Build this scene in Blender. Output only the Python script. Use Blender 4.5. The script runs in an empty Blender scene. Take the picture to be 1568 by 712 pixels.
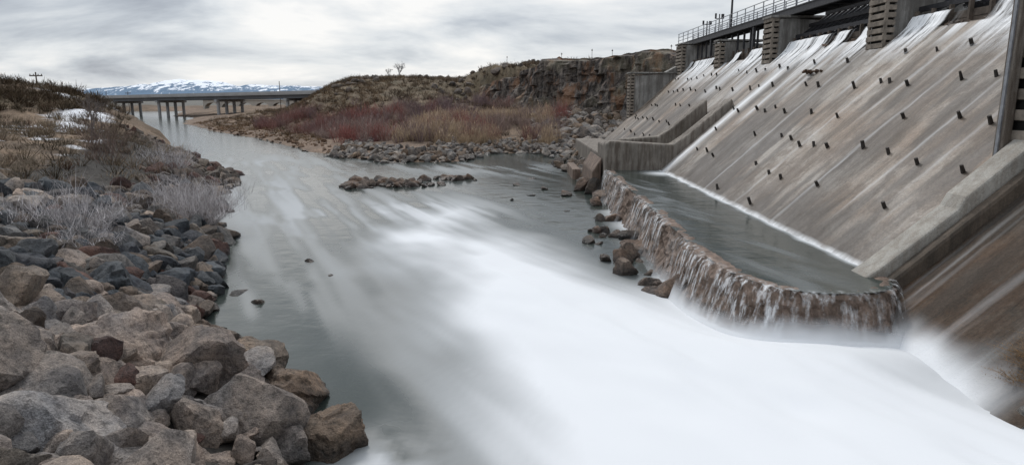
import bpy, math, random
import numpy as np
from mathutils import Vector, Matrix, Euler
random.seed(7); rng=np.random.default_rng(7)
scene=bpy.context.scene
scene.view_settings.view_transform='Standard'; scene.view_settings.look='None'; scene.view_settings.exposure=0

# ---------------------------------------------------------------- noise helpers
def _h(ix,iy,s):
    n=(ix.astype(np.int64)*374761393+iy.astype(np.int64)*668265263+s*1442695)&0xffffffff
    n=((n^(n>>13))*1274126177)&0xffffffff
    return ((n^(n>>16))&0xffff)/65535.0
def vnoise(x,y,s=0):
    x=np.asarray(x,float);y=np.asarray(y,float)
    ix=np.floor(x);iy=np.floor(y);fx=x-ix;fy=y-iy
    fx=fx*fx*(3-2*fx);fy=fy*fy*(3-2*fy)
    a=_h(ix,iy,s);b=_h(ix+1,iy,s);c=_h(ix,iy+1,s);d=_h(ix+1,iy+1,s)
    return (a*(1-fx)+b*fx)*(1-fy)+(c*(1-fx)+d*fx)*fy
def fbm(x,y,s=0,o=4):
    t=0;a=.5;n=0
    for i in range(o):
        t=t+a*vnoise(np.asarray(x)*2**i,np.asarray(y)*2**i,s+i*17);n+=a;a*=.5
    return t/n
def sst(a,b,x):
    t=np.clip((x-a)/(b-a),0,1);return t*t*(3-2*t)
def sdist(px,py,poly):
    px=np.asarray(px,float);py=np.asarray(py,float)
    dm=np.full(px.shape,1e9);ins=np.zeros(px.shape,bool);n=len(poly)
    for i in range(n):
        x1,y1=poly[i];x2,y2=poly[(i+1)%n]
        dx,dy=x2-x1,y2-y1;L=dx*dx+dy*dy+1e-9
        t=np.clip(((px-x1)*dx+(py-y1)*dy)/L,0,1)
        dm=np.minimum(dm,(px-x1-t*dx)**2+(py-y1-t*dy)**2)
        c=((y1>py)!=(y2>py))&(px<(x2-x1)*(py-y1)/((y2-y1)+1e-12)+x1)
        ins^=c
    d=np.sqrt(dm);return np.where(ins,-d,d)

# ---------------------------------------------------------------- mesh helpers
def mk(name,V,F,mat=None,parent=None,smooth=False,col=None,attrs=None,bevel=0):
    me=bpy.data.meshes.new(name)
    V=np.asarray(V,float)
    if isinstance(F,np.ndarray):
        k=F.shape[1];n=len(F)
        me.vertices.add(len(V));me.vertices.foreach_set('co',V.astype(np.float32).ravel())
        me.loops.add(n*k);me.loops.foreach_set('vertex_index',F.astype(np.int32).ravel())
        me.polygons.add(n);me.polygons.foreach_set('loop_start',np.arange(0,n*k,k,dtype=np.int32))
        me.update(calc_edges=True)
    else:
        me.from_pydata(V.tolist(),[],F)
    me.polygons.foreach_set('use_smooth',np.full(len(me.polygons),smooth,dtype=bool))
    if col is not None:
        a=me.color_attributes.new('col','FLOAT_COLOR','POINT')
        c=np.ones((len(V),4),np.float32);c[:,:3]=col;a.data.foreach_set('color',c.ravel())
    if attrs:
        for k2,v in attrs.items():
            a=me.attributes.new(k2,'FLOAT','POINT');a.data.foreach_set('value',np.asarray(v,np.float32).ravel())
    me.validate();me.update()
    ob=bpy.data.objects.new(name,me);scene.collection.objects.link(ob)
    if mat:me.materials.append(mat)
    if parent:ob.parent=parent
    if bevel:
        m=ob.modifiers.new('bev','BEVEL');m.width=bevel;m.segments=2;m.limit_method='ANGLE'
    return ob
def empty(name):
    e=bpy.data.objects.new(name,None);scene.collection.objects.link(e);return e
class MB:
    def __init__(s):s.V=[];s.F=[]
    def quadset(s,v,f):
        o=len(s.V);s.V+=[tuple(p) for p in v];s.F+=[tuple(i+o for i in q) for q in f]
    def box(s,x0,x1,y0,y1,z0,z1):
        s.quadset([(x0,y0,z0),(x1,y0,z0),(x1,y1,z0),(x0,y1,z0),(x0,y0,z1),(x1,y0,z1),(x1,y1,z1),(x0,y1,z1)],
          [(0,3,2,1),(4,5,6,7),(0,1,5,4),(1,2,6,5),(2,3,7,6),(3,0,4,7)])
    def prism(s,prof,y0,y1):
        n=len(prof);v=[(x,y0,z) for x,z in prof]+[(x,y1,z) for x,z in prof]
        f=[tuple(range(n)),tuple(range(2*n-1,n-1,-1))]+[(i,i+n,(i+1)%n+n,(i+1)%n) for i in range(n)]
        s.quadset(v,f)
    def beam(s,p,q,w,h=None,n=4,taper=1.0):
        h=h or w;p=Vector(p);q=Vector(q);d=(q-p).normalized()
        u=d.cross(Vector((0,0,1)));
        if u.length<.05:u=d.cross(Vector((0,1,0)))
        u.normalize();v=u.cross(d)
        vs=[]
        for c,k in((p,1),(q,taper)):
            for i in range(n):
                a=2*math.pi*(i+.5)/n;r=.7071 if n==4 else .5
                vs.append(c+u*math.cos(a)*w*r*k+v*math.sin(a)*h*r*k)
        f=[tuple(range(n-1,-1,-1)),tuple(range(n,2*n))]+[(i,(i+1)%n,(i+1)%n+n,i+n) for i in range(n)]
        s.quadset(vs,f)
    def make(s,name,mat,parent=None,**k):return mk(name,s.V,s.F,mat,parent,**k)
def grid_faces(nx,ny):
    i=np.arange(nx-1)[None,:];j=np.arange(ny-1)[:,None]
    a=(j*nx+i).ravel();return np.stack([a,a+1,a+nx+1,a+nx],1)

# ---------------------------------------------------------------- materials
class NT:
    def __init__(s,name):
        s.m=bpy.data.materials.new(name);s.m.use_nodes=True;s.t=s.m.node_tree
        s.b=s.t.nodes['Principled BSDF'];s.out=s.t.nodes['Material Output']
    def n(s,ty,ins=None,**kw):
        nd=s.t.nodes.new(ty)
        for k,v in kw.items():setattr(nd,k,v)
        if ins:
            for k,v in ins.items():s.set(nd,k,v)
        return nd
    def set(s,nd,k,v):
        if isinstance(v,bpy.types.NodeSocket):s.t.links.new(v,nd.inputs[k])
        else:nd.inputs[k].default_value=v
    def noise(s,vec,scale,detail=5,rough=.6):
        return s.n('ShaderNodeTexNoise',{'Vector':vec,'Scale':scale,'Detail':min(detail,5),'Roughness':rough}).outputs['Fac']
    def pos(s,sc=(1,1,1)):
        g=s.n('ShaderNodeTexCoord').outputs['Object']
        return s.n('ShaderNodeMapping',{'Vector':g,'Scale':sc}).outputs[0]
    def ramp(s,f,stops):
        r=s.n('ShaderNodeValToRGB',{'Fac':f});e=r.color_ramp.elements
        while len(e)<len(stops):e.new(.5)
        for el,(p,c) in zip(e,stops):
            el.position=p;el.color=(*(c if isinstance(c,tuple) else (c,c,c)),1)
        return r.outputs['Color']
    def mix(s,f,a,b,mode='MIX'):
        m=s.n('ShaderNodeMix',data_type='RGBA',blend_type=mode)
        for i,v in((0,f),(6,a),(7,b)):
            if isinstance(v,bpy.types.NodeSocket):s.t.links.new(v,m.inputs[i])
            else:m.inputs[i].default_value=v if i==0 else (*v,1)
        return m.outputs[2]
    def math(s,op,a,b=0.,clamp=False):
        m=s.n('ShaderNodeMath',operation=op,use_clamp=clamp)
        for i,v in((0,a),(1,b)):
            if isinstance(v,bpy.types.NodeSocket):s.t.links.new(v,m.inputs[i])
            else:m.inputs[i].default_value=v
        return m.outputs[0]
    def bump(s,h,st=.5,d=.05):
        b=s.n('ShaderNodeBump',{'Height':h,'Strength':st,'Distance':d});s.set(s.b,'Normal',b.outputs[0])
    def attr(s,n,o='Fac'):return s.n('ShaderNodeAttribute',attribute_name=n).outputs[o]
def simple(name,c,r=.8,metal=0,var=.35,sc=4):
    t=NT(name);p=t.pos();f=t.noise(p,sc)
    c1=tuple(x*(1-var) for x in c);c2=tuple(min(1,x*(1+var)) for x in c)
    t.set(t.b,'Base Color',t.ramp(f,[(.3,c1),(.7,c2)]));t.set(t.b,'Roughness',r);t.set(t.b,'Metallic',metal);t.bump(f,.3,.02);return t.m

def mat_rock():
    t=NT('rock_stone');p=t.pos()
    c=t.attr('col','Color')
    f=t.noise(p,2.2,5,.65);g=t.noise(p,9,5,.7);h=t.noise(p,45,3,.7);k=t.noise(p,.9,3,.6)
    c=t.mix(1.,c,t.ramp(f,[(.28,(.40,.40,.43)),(.5,(.92,.9,.88)),(.72,(1.35,1.28,1.22))]),'MULTIPLY')
    c=t.mix(1.,c,t.ramp(k,[(.35,(.74,.78,.83)),(.6,(1.1,1.04,.98))]),'MULTIPLY')
    c=t.mix(1.,c,t.ramp(g,[(.34,.42),(.48,.94),(.65,1.15)]),'MULTIPLY')
    c=t.mix(1.,c,t.ramp(h,[(.35,.62),(.6,1.15)]),'MULTIPLY')
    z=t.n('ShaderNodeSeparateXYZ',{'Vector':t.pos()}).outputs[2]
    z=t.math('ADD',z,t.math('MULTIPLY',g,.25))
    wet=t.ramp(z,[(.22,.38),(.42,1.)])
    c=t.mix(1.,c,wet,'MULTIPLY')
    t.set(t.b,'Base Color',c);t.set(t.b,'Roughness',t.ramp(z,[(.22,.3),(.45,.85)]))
    hh=t.math('ADD',t.math('MULTIPLY',f,1.4),t.math('ADD',t.math('MULTIPLY',g,.8),t.math('MULTIPLY',h,.22)))
    t.bump(hh,1.,.13);return t.m
def mat_concrete(name,light=(.40,.38,.35),dark=(.13,.11,.095),stain=.5):
    t=NT(name);p=t.pos();pv=t.pos((1,1,.12))
    f=t.noise(p,.9,5,.65);g=t.noise(pv,3.5,5,.7);h=t.noise(p,30,3,.7)
    c=t.mix(t.ramp(f,[(.35,0.),(.7,1.)]),light,tuple(.55*a for a in light))
    c=t.mix(t.math('MULTIPLY',t.ramp(g,[(.42,0.),(.60,1.)]),stain),c,dark)
    c=t.mix(1.,c,t.ramp(h,[(.3,.7),(.6,1.06)]),'MULTIPLY')
    t.set(t.b,'Base Color',c);t.set(t.b,'Roughness',.8)
    t.bump(t.math('ADD',t.math('MULTIPLY',f,1.),t.math('MULTIPLY',h,.3)),.7,.05);return t.m
FOAM=(.73,.75,.775)
def mat_slope(name,base,dark,rust,rough=.5,amt=.6,pale=(.46,.455,.45),pa_=.3,spec=.5):
    t=NT(name)
    ps=t.pos((.16,.9,.16));pf=t.pos((.3,5,.3));pb=t.pos((.35,.22,.35));p=t.pos()
    s1=t.noise(ps,1.,5,.72);s2=t.noise(pf,1.,5,.75);b=t.noise(pb,1.,5,.6);h=t.noise(p,14,5,.75);k=t.noise(p,.7,5,.72)
    c=t.mix(t.ramp(b,[(.40,0.),(.60,1.)]),base,rust)
    c=t.mix(t.math('MULTIPLY',t.ramp(s1,[(.46,0.),(.59,1.)]),amt),c,dark)
    c=t.mix(t.math('MULTIPLY',t.ramp(s2,[(.55,0.),(.70,1.)]),pa_),c,pale)
    c=t.mix(t.math('MULTIPLY',t.ramp(k,[(.49,0.),(.57,1.)]),.7),c,tuple(.55*x for x in rust))
    c=t.mix(t.math('MULTIPLY',t.attr('wet'),.8),c,(.05,.04,.032))
    c=t.mix(1.,c,t.ramp(h,[(.32,.6),(.6,1.12)]),'MULTIPLY')
    c=t.mix(t.math('MULTIPLY',t.attr('flow'),t.ramp(s2,[(.3,.35),(.6,1.)])),c,(.78,.80,.82))
    c=t.mix(t.attr('mist'),c,FOAM)
    t.set(t.b,'Specular IOR Level',spec)
    t.set(t.b,'Base Color',c);t.set(t.b,'Roughness',t.ramp(s1,[(.3,rough-.12),(.7,rough+.2)]))
    t.bump(t.math('ADD',t.math('MULTIPLY',h,.5),t.math('ADD',k,t.math('MULTIPLY',s2,.5))),.55,.06);return t.m
def mat_water():
    t=NT('water');p=t.pos()
    fo=t.attr('foam')
    c=t.mix(fo,(.036,.046,.041),FOAM)
    t.set(t.b,'Base Color',c);t.set(t.b,'Roughness',t.ramp(fo,[(0,.15),(.5,.9)]))
    t.set(t.b,'Specular IOR Level',t.ramp(fo,[(0,.38),(.6,.1)]))
    n1=t.noise(t.pos((.6,.8,1)),1.3,4,.55);t.bump(n1,t.math('MULTIPLY',t.math('SUBTRACT',1.,fo),.4),.08);return t.m
def mat_fall(name='falling_water',lo=.47,hi=.7,scale=(6,6,.25)):
    t=NT(name);p=t.pos(scale);f=t.noise(p,1.,4,.7)
    a=t.math('MULTIPLY',t.ramp(f,[(lo,0.),(hi,.9)]),t.attr('dens'),True)
    t.set(t.b,'Base Color',(.84,.86,.88,1));t.set(t.b,'Roughness',.6);t.set(t.b,'Alpha',a);return t.m
def mat_attr(name,rough=.9):
    t=NT(name);c=t.attr('col','Color')
    t.set(t.b,'Base Color',c);t.set(t.b,'Roughness',rough);t.set(t.b,'Specular IOR Level',.1);return t.m
def mat_ground():
    t=NT('ground_soil');c=t.attr('col','Color');p=t.pos();f=t.noise(p,.35,5,.7);g=t.noise(p,5,5,.7);k=t.noise(p,.9,5,.7)
    c=t.mix(1.,c,t.ramp(f,[(.3,.6),(.7,1.35)]),'MULTIPLY');c=t.mix(1.,c,t.ramp(g,[(.35,.5),(.62,1.25)]),'MULTIPLY')
    c=t.mix(t.attr('snow'),c,(.8,.82,.86))
    t.set(t.b,'Base Color',c);t.set(t.b,'Roughness',.95);t.bump(t.math('ADD',g,k),.8,.15);return t.m
M_rock=mat_rock();M_con=mat_concrete('weathered_concrete',(.36,.35,.33),(.09,.08,.07),.7);M_con2=mat_concrete('stained_concrete',(.28,.25,.215),(.07,.05,.036),.75)
M_conl=mat_concrete('pale_concrete',(.43,.41,.37),(.19,.155,.12),.5)
M_cond=mat_concrete('wet_brown_concrete',(.12,.092,.068),(.038,.03,.022),.75)
M_slope=mat_slope('spillway_concrete',(.32,.288,.25),(.095,.077,.06),(.215,.155,.108),.5,.65)
M_slope2=mat_slope('wet_spillway_concrete',(.07,.06,.049),(.022,.019,.015),(.085,.048,.026),.65,.8,(.15,.14,.12),.3,.25)
M_ledge=mat_concrete('ledge_stone',(.25,.18,.14),(.055,.036,.025),.75)
M_water=mat_water();M_fall=mat_fall();M_fall2=mat_fall('crest_water',.34,.52,(1,3,.2))
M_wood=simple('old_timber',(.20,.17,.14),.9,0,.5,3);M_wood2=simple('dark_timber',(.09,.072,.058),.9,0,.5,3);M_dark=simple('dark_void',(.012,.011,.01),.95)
M_steel=simple('dark_steel',(.045,.045,.05),.55,.5);M_galv=simple('galvanised_steel',(.25,.26,.28),.5,.5)
M_stub=simple('wet_stub_wood',(.03,.024,.02),.7)
M_ground=mat_ground();M_bridge=simple('bridge_concrete',(.33,.33,.33),.85,0,.15,.3);M_veg=mat_attr('dry_vegetation');M_girder=simple('bridge_girder',(.10,.105,.115),.7,0,.2,.3)

# ---------------------------------------------------------------- terrain
W=[(1.5,2),(-1.0,5.5),(-3.2,9.6),(-4.6,12.2),(-6.3,14.6),(-8.9,17.8),(-10.4,21.7),(-12.4,27),(-14.6,32),(-16.2,36.7),(-18.5,42),(-22.4,52.7),(-28,60),(-35.6,71),(-52,98),(-72.6,130),(-95,174),(-135,240),(-200,340),
 (-165,340),(-120,240),(-104,222),(-84,172),(-70,150),(-57,128),(-45,112),(-37,100),(-30,89.5),(-23,77),(-18.3,70),(-11.7,64.5),(-5.3,65),(-4.0,71),(-3.2,75),(4.1,75.5),(7.2,71),(7.8,60),(12,56),(13,14.2),(10.2,13.3),(9.2,12.0),(9.0,10.8),(11,9.4),(15,8),(15,2)]
CL=[(-12,150),(-6,134),(2,121),(9,110),(14,106),(21,99),(30,93),(60,85),(200,70),(200,400),(-12,400)]
def terrain(x,y):
    x=np.asarray(x,float);y=np.asarray(y,float)
    w=fbm(x*.25,y*.25,3,3)-.5
    d=sdist(x,y,W)+w*np.clip(.6+y*.03,.6,4)*.8
    left=x<np.interp(y,[-20,0,20,52,71,98,130,174,240,340,2000],[3,1,-4,-10,-26,-46,-64,-90,-127,-182,-1000])
    bank=3.9*(1-np.exp(-np.maximum(d,0)/6.2))
    bank=bank+ 3.9*np.exp(-(((x+66)/19)**2+((y-88)/16)**2)) + 2.6*np.exp(-(((x+95)/22)**2+((y-95)/22)**2))
    low=.09*np.clip(d,0,22)+.02*np.clip(d-22,0,40)+ .3*(1-np.exp(-np.maximum(d,0)/2))
    cd=sdist(x,y,CL)
    hill=8.2*sst(0,22,x+55+.27*(y-150))*sst(100,160,y)*(1-(1-sst(-2,12,cd))*sst(150,128,y))
    pl=9.0*sst(-.2,2.2,-cd)
    hill=np.maximum(hill,pl)
    talus=1.6*np.exp(-np.maximum(cd,0)/6)*(d>8)
    right=low+hill*np.clip(d/10,0,1)+talus*(pl<6)*(y<145)
    right=np.where((y<16),.5*np.clip(d,0,9),right)
    z=np.where(left,bank,right)
    z=z+np.clip(d/6,0,1)*((fbm(x*.12,y*.12,5,4)-.5)*1.3+(fbm(x*.6,y*.6,9,3)-.5)*.35)+(~left)*np.clip((z-5)/3,0,1)*(fbm(x*.07,y*.05,15,4)-.5)*2.6
    z=np.where(d<0,np.maximum(d*.5,-1.6),z)
    far=sst(420,900,np.hypot(x,y));z=z*(1-far)+far*2.2
    dam=(x>11)&(y<80)&(y>13.5);z=np.where(dam,np.minimum(z,.5+.55*np.clip(x-11,0,8)),z)
    return z,d,left
def geo(a,b,s,r):
    o=[a]
    while abs(o[-1])<abs(b):o.append(o[-1]+s);s*=r
    return o[1:]
xs=np.array(sorted(geo(-140,-7000,-4,1.18))+list(np.arange(-140,-40,1.3))+list(np.arange(-40,34,.4))+list(np.arange(34,84,2))+geo(84,7000,4,1.2))
ys=np.array(sorted(geo(-12,-2000,-2,1.5))+list(np.arange(-12,60,.4))+list(np.arange(60,350,1.3))+geo(350,8000,3,1.15))
X,Y=np.meshgrid(xs,ys);Z,D,L=terrain(X,Y)
f=fbm(X*.06,Y*.06,31,4)[...,None];g=fbm(X*.4,Y*.4,41,4)[...,None]
tan=np.array([.215,.155,.10]);olive=np.array([.095,.08,.048]);brown=np.array([.12,.08,.055]);gravel=np.array([.17,.15,.13]);rustc=np.array([.17,.095,.05])
C=brown*(1-f)+tan*f;C=C*(.5+g)
C=np.where((Z[...,None]>5)&(X[...,None]>-60),(olive*(1-g)+tan*g)*.95,C)
k=sst(2.5,0.3,Z)[...,None]*(1-L[...,None]);C=C*(1-k)+(gravel*.5+rustc*.6)*(.6+.8*g)*k
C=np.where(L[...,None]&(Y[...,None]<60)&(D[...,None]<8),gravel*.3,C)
C=np.where((np.hypot(X,Y)>400)[...,None],np.array([.14,.135,.12]),C)
sn=sst(.56,.62,fbm(X*.22,Y*.16,77,4))*L*(Y>55)*(Y<210)*(D>5)
sn=np.maximum(sn,sst(.64,.68,fbm(X*.5,Y*.5,78,3))*L*(Y<55)*(D>8)*.9)
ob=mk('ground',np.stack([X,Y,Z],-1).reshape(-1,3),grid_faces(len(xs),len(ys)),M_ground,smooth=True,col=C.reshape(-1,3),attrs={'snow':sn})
def tz(x,y):return float(terrain(np.array([x]),np.array([y]))[0][0])

# ---------------------------------------------------------------- river water
wx=np.array(sorted(geo(-36,-400,-.8,1.08))+list(np.arange(-36,16,.14)))
wy=np.array(list(np.arange(1,48,.14))+geo(48,420,.2,1.03))
FO=[(-5.2,35),(-5.5,29),(-4.7,24),(-2.7,18),(-.9,13.8),(.4,10.6),(1.9,6),(3.5,0),(22,0),(20,9),(12,11.5),(9.8,13.4),(8.8,15.0),(6.2,16.4),(4.4,19.3),(2.7,22),(.9,25.5),(-.9,31),(-2.6,36)]
ledge=[(6.2,43),(6.0,35),(5.9,28),(5.7,22),(5.65,18.6),(5.95,16.4),(6.75,15.3),(8.0,15.05),(9.1,15.5),(9.5,16.4)]
def ldist(X,Y):
    dl=np.full(X.shape,9e9)
    for (a,b),(c,d_) in zip(ledge[:-1],ledge[1:]):
        dx,dy=c-a,d_-b;t=np.clip(((X-a)*dx+(Y-b)*dy)/(dx*dx+dy*dy),0,1);dl=np.minimum(dl,np.hypot(X-a-t*dx,Y-b-t*dy))
    return dl
def gsx(X,Y,cx,cy,sx,sy,a,rot=0):
    c,s=math.cos(rot),math.sin(rot);u=(X-cx)*c+(Y-cy)*s;v=-(X-cx)*s+(Y-cy)*c
    return a*np.exp(-(u/sx)**2-(v/sy)**2)
def mound(X,Y):
    s0=-sdist(X,Y,FO)
    ang=math.atan2(14,-8);u_=X*math.cos(ang)+Y*math.sin(ang);v_=-X*math.sin(ang)+Y*math.cos(ang)
    tb=(fbm(u_*.14,v_*.40,261,4)-.5)*.95*sst(-1,5,s0)*sst(32,16,Y)
    return .85*sst(-1.5,6,s0)*sst(34,18,Y)+gsx(X,Y,7.8,14.0,3.0,1.9,.35)+tb
X,Y=np.meshgrid(wx,wy)
gs=lambda *a:gsx(X,Y,*a)
wxn=X+1.8*(fbm(X*.16,Y*.12,201,4)-.5)*2;wyn=Y+1.8*(fbm(X*.16+9,Y*.12,202,4)-.5)*2
sd=-sdist(wxn,wyn,FO)
hw=np.interp(Y,[8,20,32],[2.2,2.4,2.1])
ang=math.atan2(14,-8)
u_=X*math.cos(ang)+Y*math.sin(ang);v_=-X*math.sin(ang)+Y*math.cos(ang)
st=fbm(u_*.10,v_*.8,211,5)
fo=sst(-1.1,1.3,sd/hw*.9+1.1*(st-.5))**1.1
st3=fbm(u_*.13,v_*.32,213,4)
fo=fo*(.74+.42*sst(.28,.66,st3));fo=np.clip(fo,0,1)
u2=X*math.cos(2.0)+Y*math.sin(2.0);v2=-X*math.sin(2.0)+Y*math.cos(2.0)
st2=fbm(u2*.13+.2*fbm(X*.3,Y*.3,4,2)*3,v2*1.3,212,5)
ex=gs(-4.6,36,4.5,6,.6)+gs(-16,44,6,12,.42,.45)+gs(-8.5,26,3,7,.16)+gs(-26,64,8,12,.42,.5)+gs(-6.5,19,2.2,4,.2)+gs(-3,58,9,5,.25)+gs(-12,33,4,8,.22)
ex=ex*sst(.36,.72,st2)*1.1
ex=np.maximum(ex,gs(-2.1,9.8,.8,1.2,.85)*sst(.3,.6,fbm(X*1.1,Y*1.1,215,3)))
ex=np.maximum(ex,gs(-5.2,13.2,.5,.7,.6)*sst(.4,.6,fbm(X*2,Y*2,216,3)))
dl=ldist(X,Y)
ex=np.maximum(ex,.8*np.exp(-(np.maximum(dl-.5,0)/.6)**1.3)*sst(.3,.6,fbm(X*.3,Y*.35,230,3))*(Y<43))
ex=np.maximum(ex,.9*np.exp(-(np.maximum(dl-.5,0)/1.3)**2)*sst(23,18,Y))
fo=np.clip(1-(1-fo)*(1-np.clip(ex,0,.85)),0,1)
Zw=mound(X,Y)+.07*(fbm(X*.35,Y*.2,240,4)-.5)*sst(60,20,Y)
fo=np.clip(fo+.08*(st2-.53),0,1)
mk('river_water',np.stack([X,Y,Zw],-1).reshape(-1,3),grid_faces(len(wx),len(wy)),M_water,smooth=True,attrs={'foam':fo})

# ---------------------------------------------------------------- rocks
import bmesh
def ico(sub):
    bm=bmesh.new();bmesh.ops.create_icosphere(bm,subdivisions=sub,radius=1)
    V=np.array([v.co[:] for v in bm.verts]);F=np.array([[v.index for v in f.verts] for f in bm.faces]);bm.free();return V,F
ICO={s:ico(s) for s in (2,3,4,5)}
def rock_shape(sub,seed,hero=False):
    r=np.random.default_rng(seed);V,F=ICO[sub]
    n=r.integers(5,8);N=r.normal(size=(n,3));N/=np.linalg.norm(N,axis=1)[:,None]
    N=np.vstack([N,-N[:4]+r.normal(size=(4,3))*.35])
    if hero:N=np.vstack([N,r.normal(size=(6,3))])
    N/=np.linalg.norm(N,axis=1)[:,None]
    h=r.uniform(.5 if not hero else .6,.88,len(N));q=V@N.T
    inv=np.maximum(q,0.02)/h
    e=70 if sub>=4 else 40
    mx_=inv.max(1,keepdims=True);sm=(np.sum((inv/mx_)**e,axis=1))**(1/e)*mx_[:,0]
    rad=1/np.maximum(sm,.86)
    P=V*rad[:,None]
    disp=0
    for s,a in((1.6,.11),(3.6,.065),(8,.032),(17,.016)):
        nz=fbm(P[:,0]*s+P[:,2]*s*.7+seed,P[:,1]*s-P[:,2]*s*.6,seed%97,2)-.5
        disp=disp+a*2*nz
    if hero:
        nz=fbm(P[:,0]*2.2+P[:,2]*1.3,P[:,1]*2.2-P[:,2]*1.7,seed%89,2);disp=disp-.09*sst(.5,.54,nz)
    return P*(1+disp)[:,None]
SH={s:[rock_shape(s,100+i) for i in range(20)] for s in (2,3,4)}
class Rocks:
    def __init__(s):s.V=[];s.F=[];s.C=[];s.o=0
    def add(s,x,y,z,r,col,sub,flat=.82):
        P=SH[sub][random.randrange(20)];E=Euler([random.uniform(0,6.28) for _ in range(3)]).to_matrix()
        sc=np.array([random.uniform(.95,1.35),random.uniform(.8,1.1),random.uniform(.7,1.)])*r*1.22
        Q=(P*sc)@np.array(E).T;Q[:,2]*=flat
        s.V.append(Q+np.array([x,y,z]));s.F.append(ICO[sub][1]+s.o);s.o+=len(P);s.C.append(np.tile(col,(len(P),1)))
    def make(s,name,smooth=True):
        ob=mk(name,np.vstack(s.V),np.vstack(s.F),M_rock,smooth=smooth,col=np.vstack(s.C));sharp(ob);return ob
def sharp(ob):ob.data.set_sharp_from_angle(angle=math.radians(28))
TAN=[(.43,.36,.315),(.36,.305,.27),(.47,.41,.365),(.29,.26,.24),(.39,.33,.285),(.34,.315,.30)]
BLUE=[(.075,.09,.108),(.10,.117,.135),(.065,.073,.088),(.145,.155,.165),(.10,.095,.10),(.17,.165,.16)]
BRN=[(.20,.16,.13),(.25,.21,.175),(.15,.12,.10),(.22,.19,.16),(.15,.085,.07)]
def rcol(x,y,z=1.):
    u=random.random();pn=float(fbm(x*.3,y*.3,55,2))
    if y<3.25*(5.7-z)+5*(pn-.5):P=TAN if u<.84 else BRN
    elif y<25:P=BLUE if u<.60+.8*(pn-.45) else (TAN if u<.74 else BRN)
    elif y<40:P=BRN if u<.6 else (TAN if u<.72 else BLUE)
    else:P=BRN
    k=random.uniform(.68,1.12);return np.array(random.choice(P))*k
placed=[]
HERO=[(-5.85,13.9,.15,.98,(.29,.23,.18)),(-4.4,12.5,.15,.85,(.24,.18,.135)),(-3.2,10.75,.12,.68,(.21,.16,.12)),(-7.3,13.6,.6,.78,TAN[1]),(-5.3,10.3,.5,.85,TAN[3]),
 (-6.2,8.1,1.3,1.15,(.40,.38,.37)),(-5.1,9.0,.65,.75,TAN[1]),(-6.35,10.95,.75,.68,TAN[4]),(-7.3,11.5,1.25,1.1,TAN[0]),(-7.8,9.75,1.7,.95,TAN[4]),(-9.0,10.9,2.1,.75,TAN[5]),(-4.45,9.1,.25,.55,TAN[1]),(-3.8,9.2,.12,.45,TAN[3]),
 (-7.4,7.4,1.9,.7,TAN[1]),(-4.9,11.6,.1,.4,TAN[4]),(-8.5,12.7,1.5,.8,TAN[5]),(-4.9,7.9,.35,.55,TAN[4]),(-4.0,8.1,.15,.42,TAN[0]),(-6.3,12.4,.4,.6,TAN[2]),(-10.2,16,1.2,.75,BLUE[1]),(-11.5,14.5,2.2,.8,BLUE[2])]
for i,(x,y,z,r,c) in enumerate(HERO):
    P=rock_shape(5,300+i*7,True);E=Euler((random.uniform(-.5,.5),random.uniform(-.5,.5),random.uniform(0,6.28))).to_matrix()
    Q=(P*np.array([1.2,1.0,1.0])*r)@np.array(E).T+np.array([x,y,z])
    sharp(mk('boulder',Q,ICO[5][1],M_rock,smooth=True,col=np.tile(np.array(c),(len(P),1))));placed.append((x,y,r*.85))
pl=np.array(placed)
rk=Rocks()
def scatter(n,xr,yr,rf,accept,fac,subf,colf=rcol,sink=.15,dest=None,lim=None):
    global pl
    dest=dest or rk
    xs_=rng.uniform(*xr,n);ys_=rng.uniform(*yr,n);zz,dd,ll=terrain(xs_,ys_)
    cnt=0
    for x,y,z,d,l in zip(xs_,ys_,zz,dd,ll):
        if not accept(x,y,z,d,l):continue
        r=rf(x,y)
        q=(pl[:,0]-x)**2+(pl[:,1]-y)**2
        if np.any(q<(fac*(pl[:,2]+r))**2):continue
        pl=np.vstack([pl,[x,y,r]])
        dest.add(x,y,z+sink*r,r,colf(x,y,z) if colf is rcol else colf(x,y),subf(r,y));cnt+=1
        if lim and cnt>=lim:break
def top(y):return 9.5 if y<23 else (9.5-(y-23)*.85 if y<30 else 3.3)
okL=lambda x,y,z,d,l:l and (.15 if y<15.5 else -.3)<d<top(y)
sub=lambda r,y:4 if (y<17 and r>.3) else (3 if (y<30 and r>.16) else 2)
scatter(3000,(-24,0),(4,32),lambda x,y:random.uniform(.4,.8) if y<13.5 else random.uniform(.28,.6),okL,.66,sub,sink=.3)
scatter(6000,(-24,0),(4,32),lambda x,y:random.uniform(.24,.38),okL,.56,sub,sink=.6)
scatter(9000,(-24,0),(4,32),lambda x,y:random.uniform(.12,.22),okL,.5,sub,sink=.9)
scatter(2600,(-46,-13),(30,80),lambda x,y:random.uniform(.28,.55),lambda x,y,z,d,l:l and -.5<d<3.8,.66,sub,sink=.25)
scatter(3500,(-46,-13),(30,80),lambda x,y:random.uniform(.15,.28),lambda x,y,z,d,l:l and -.8<d<4.2,.64,sub,sink=.4)
rk.make('riprap_boulders');print('rocks',len(pl),rk.o)
pl=np.array([(99,99,1.)]);r2=Rocks()
gray=lambda x,y:np.array(random.choice([(.22,.205,.19),(.3,.28,.26),(.15,.13,.115),(.2,.15,.11)]))*random.uniform(.8,1.2)
scatter(2600,(-20,10),(62,84),lambda x,y:random.uniform(.18,.5),lambda x,y,z,d,l:(not l) and -.8<d<4+4*fbm(x*.2,y*.2,8,2),.6,lambda r,y:2,gray,.3,r2)
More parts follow.
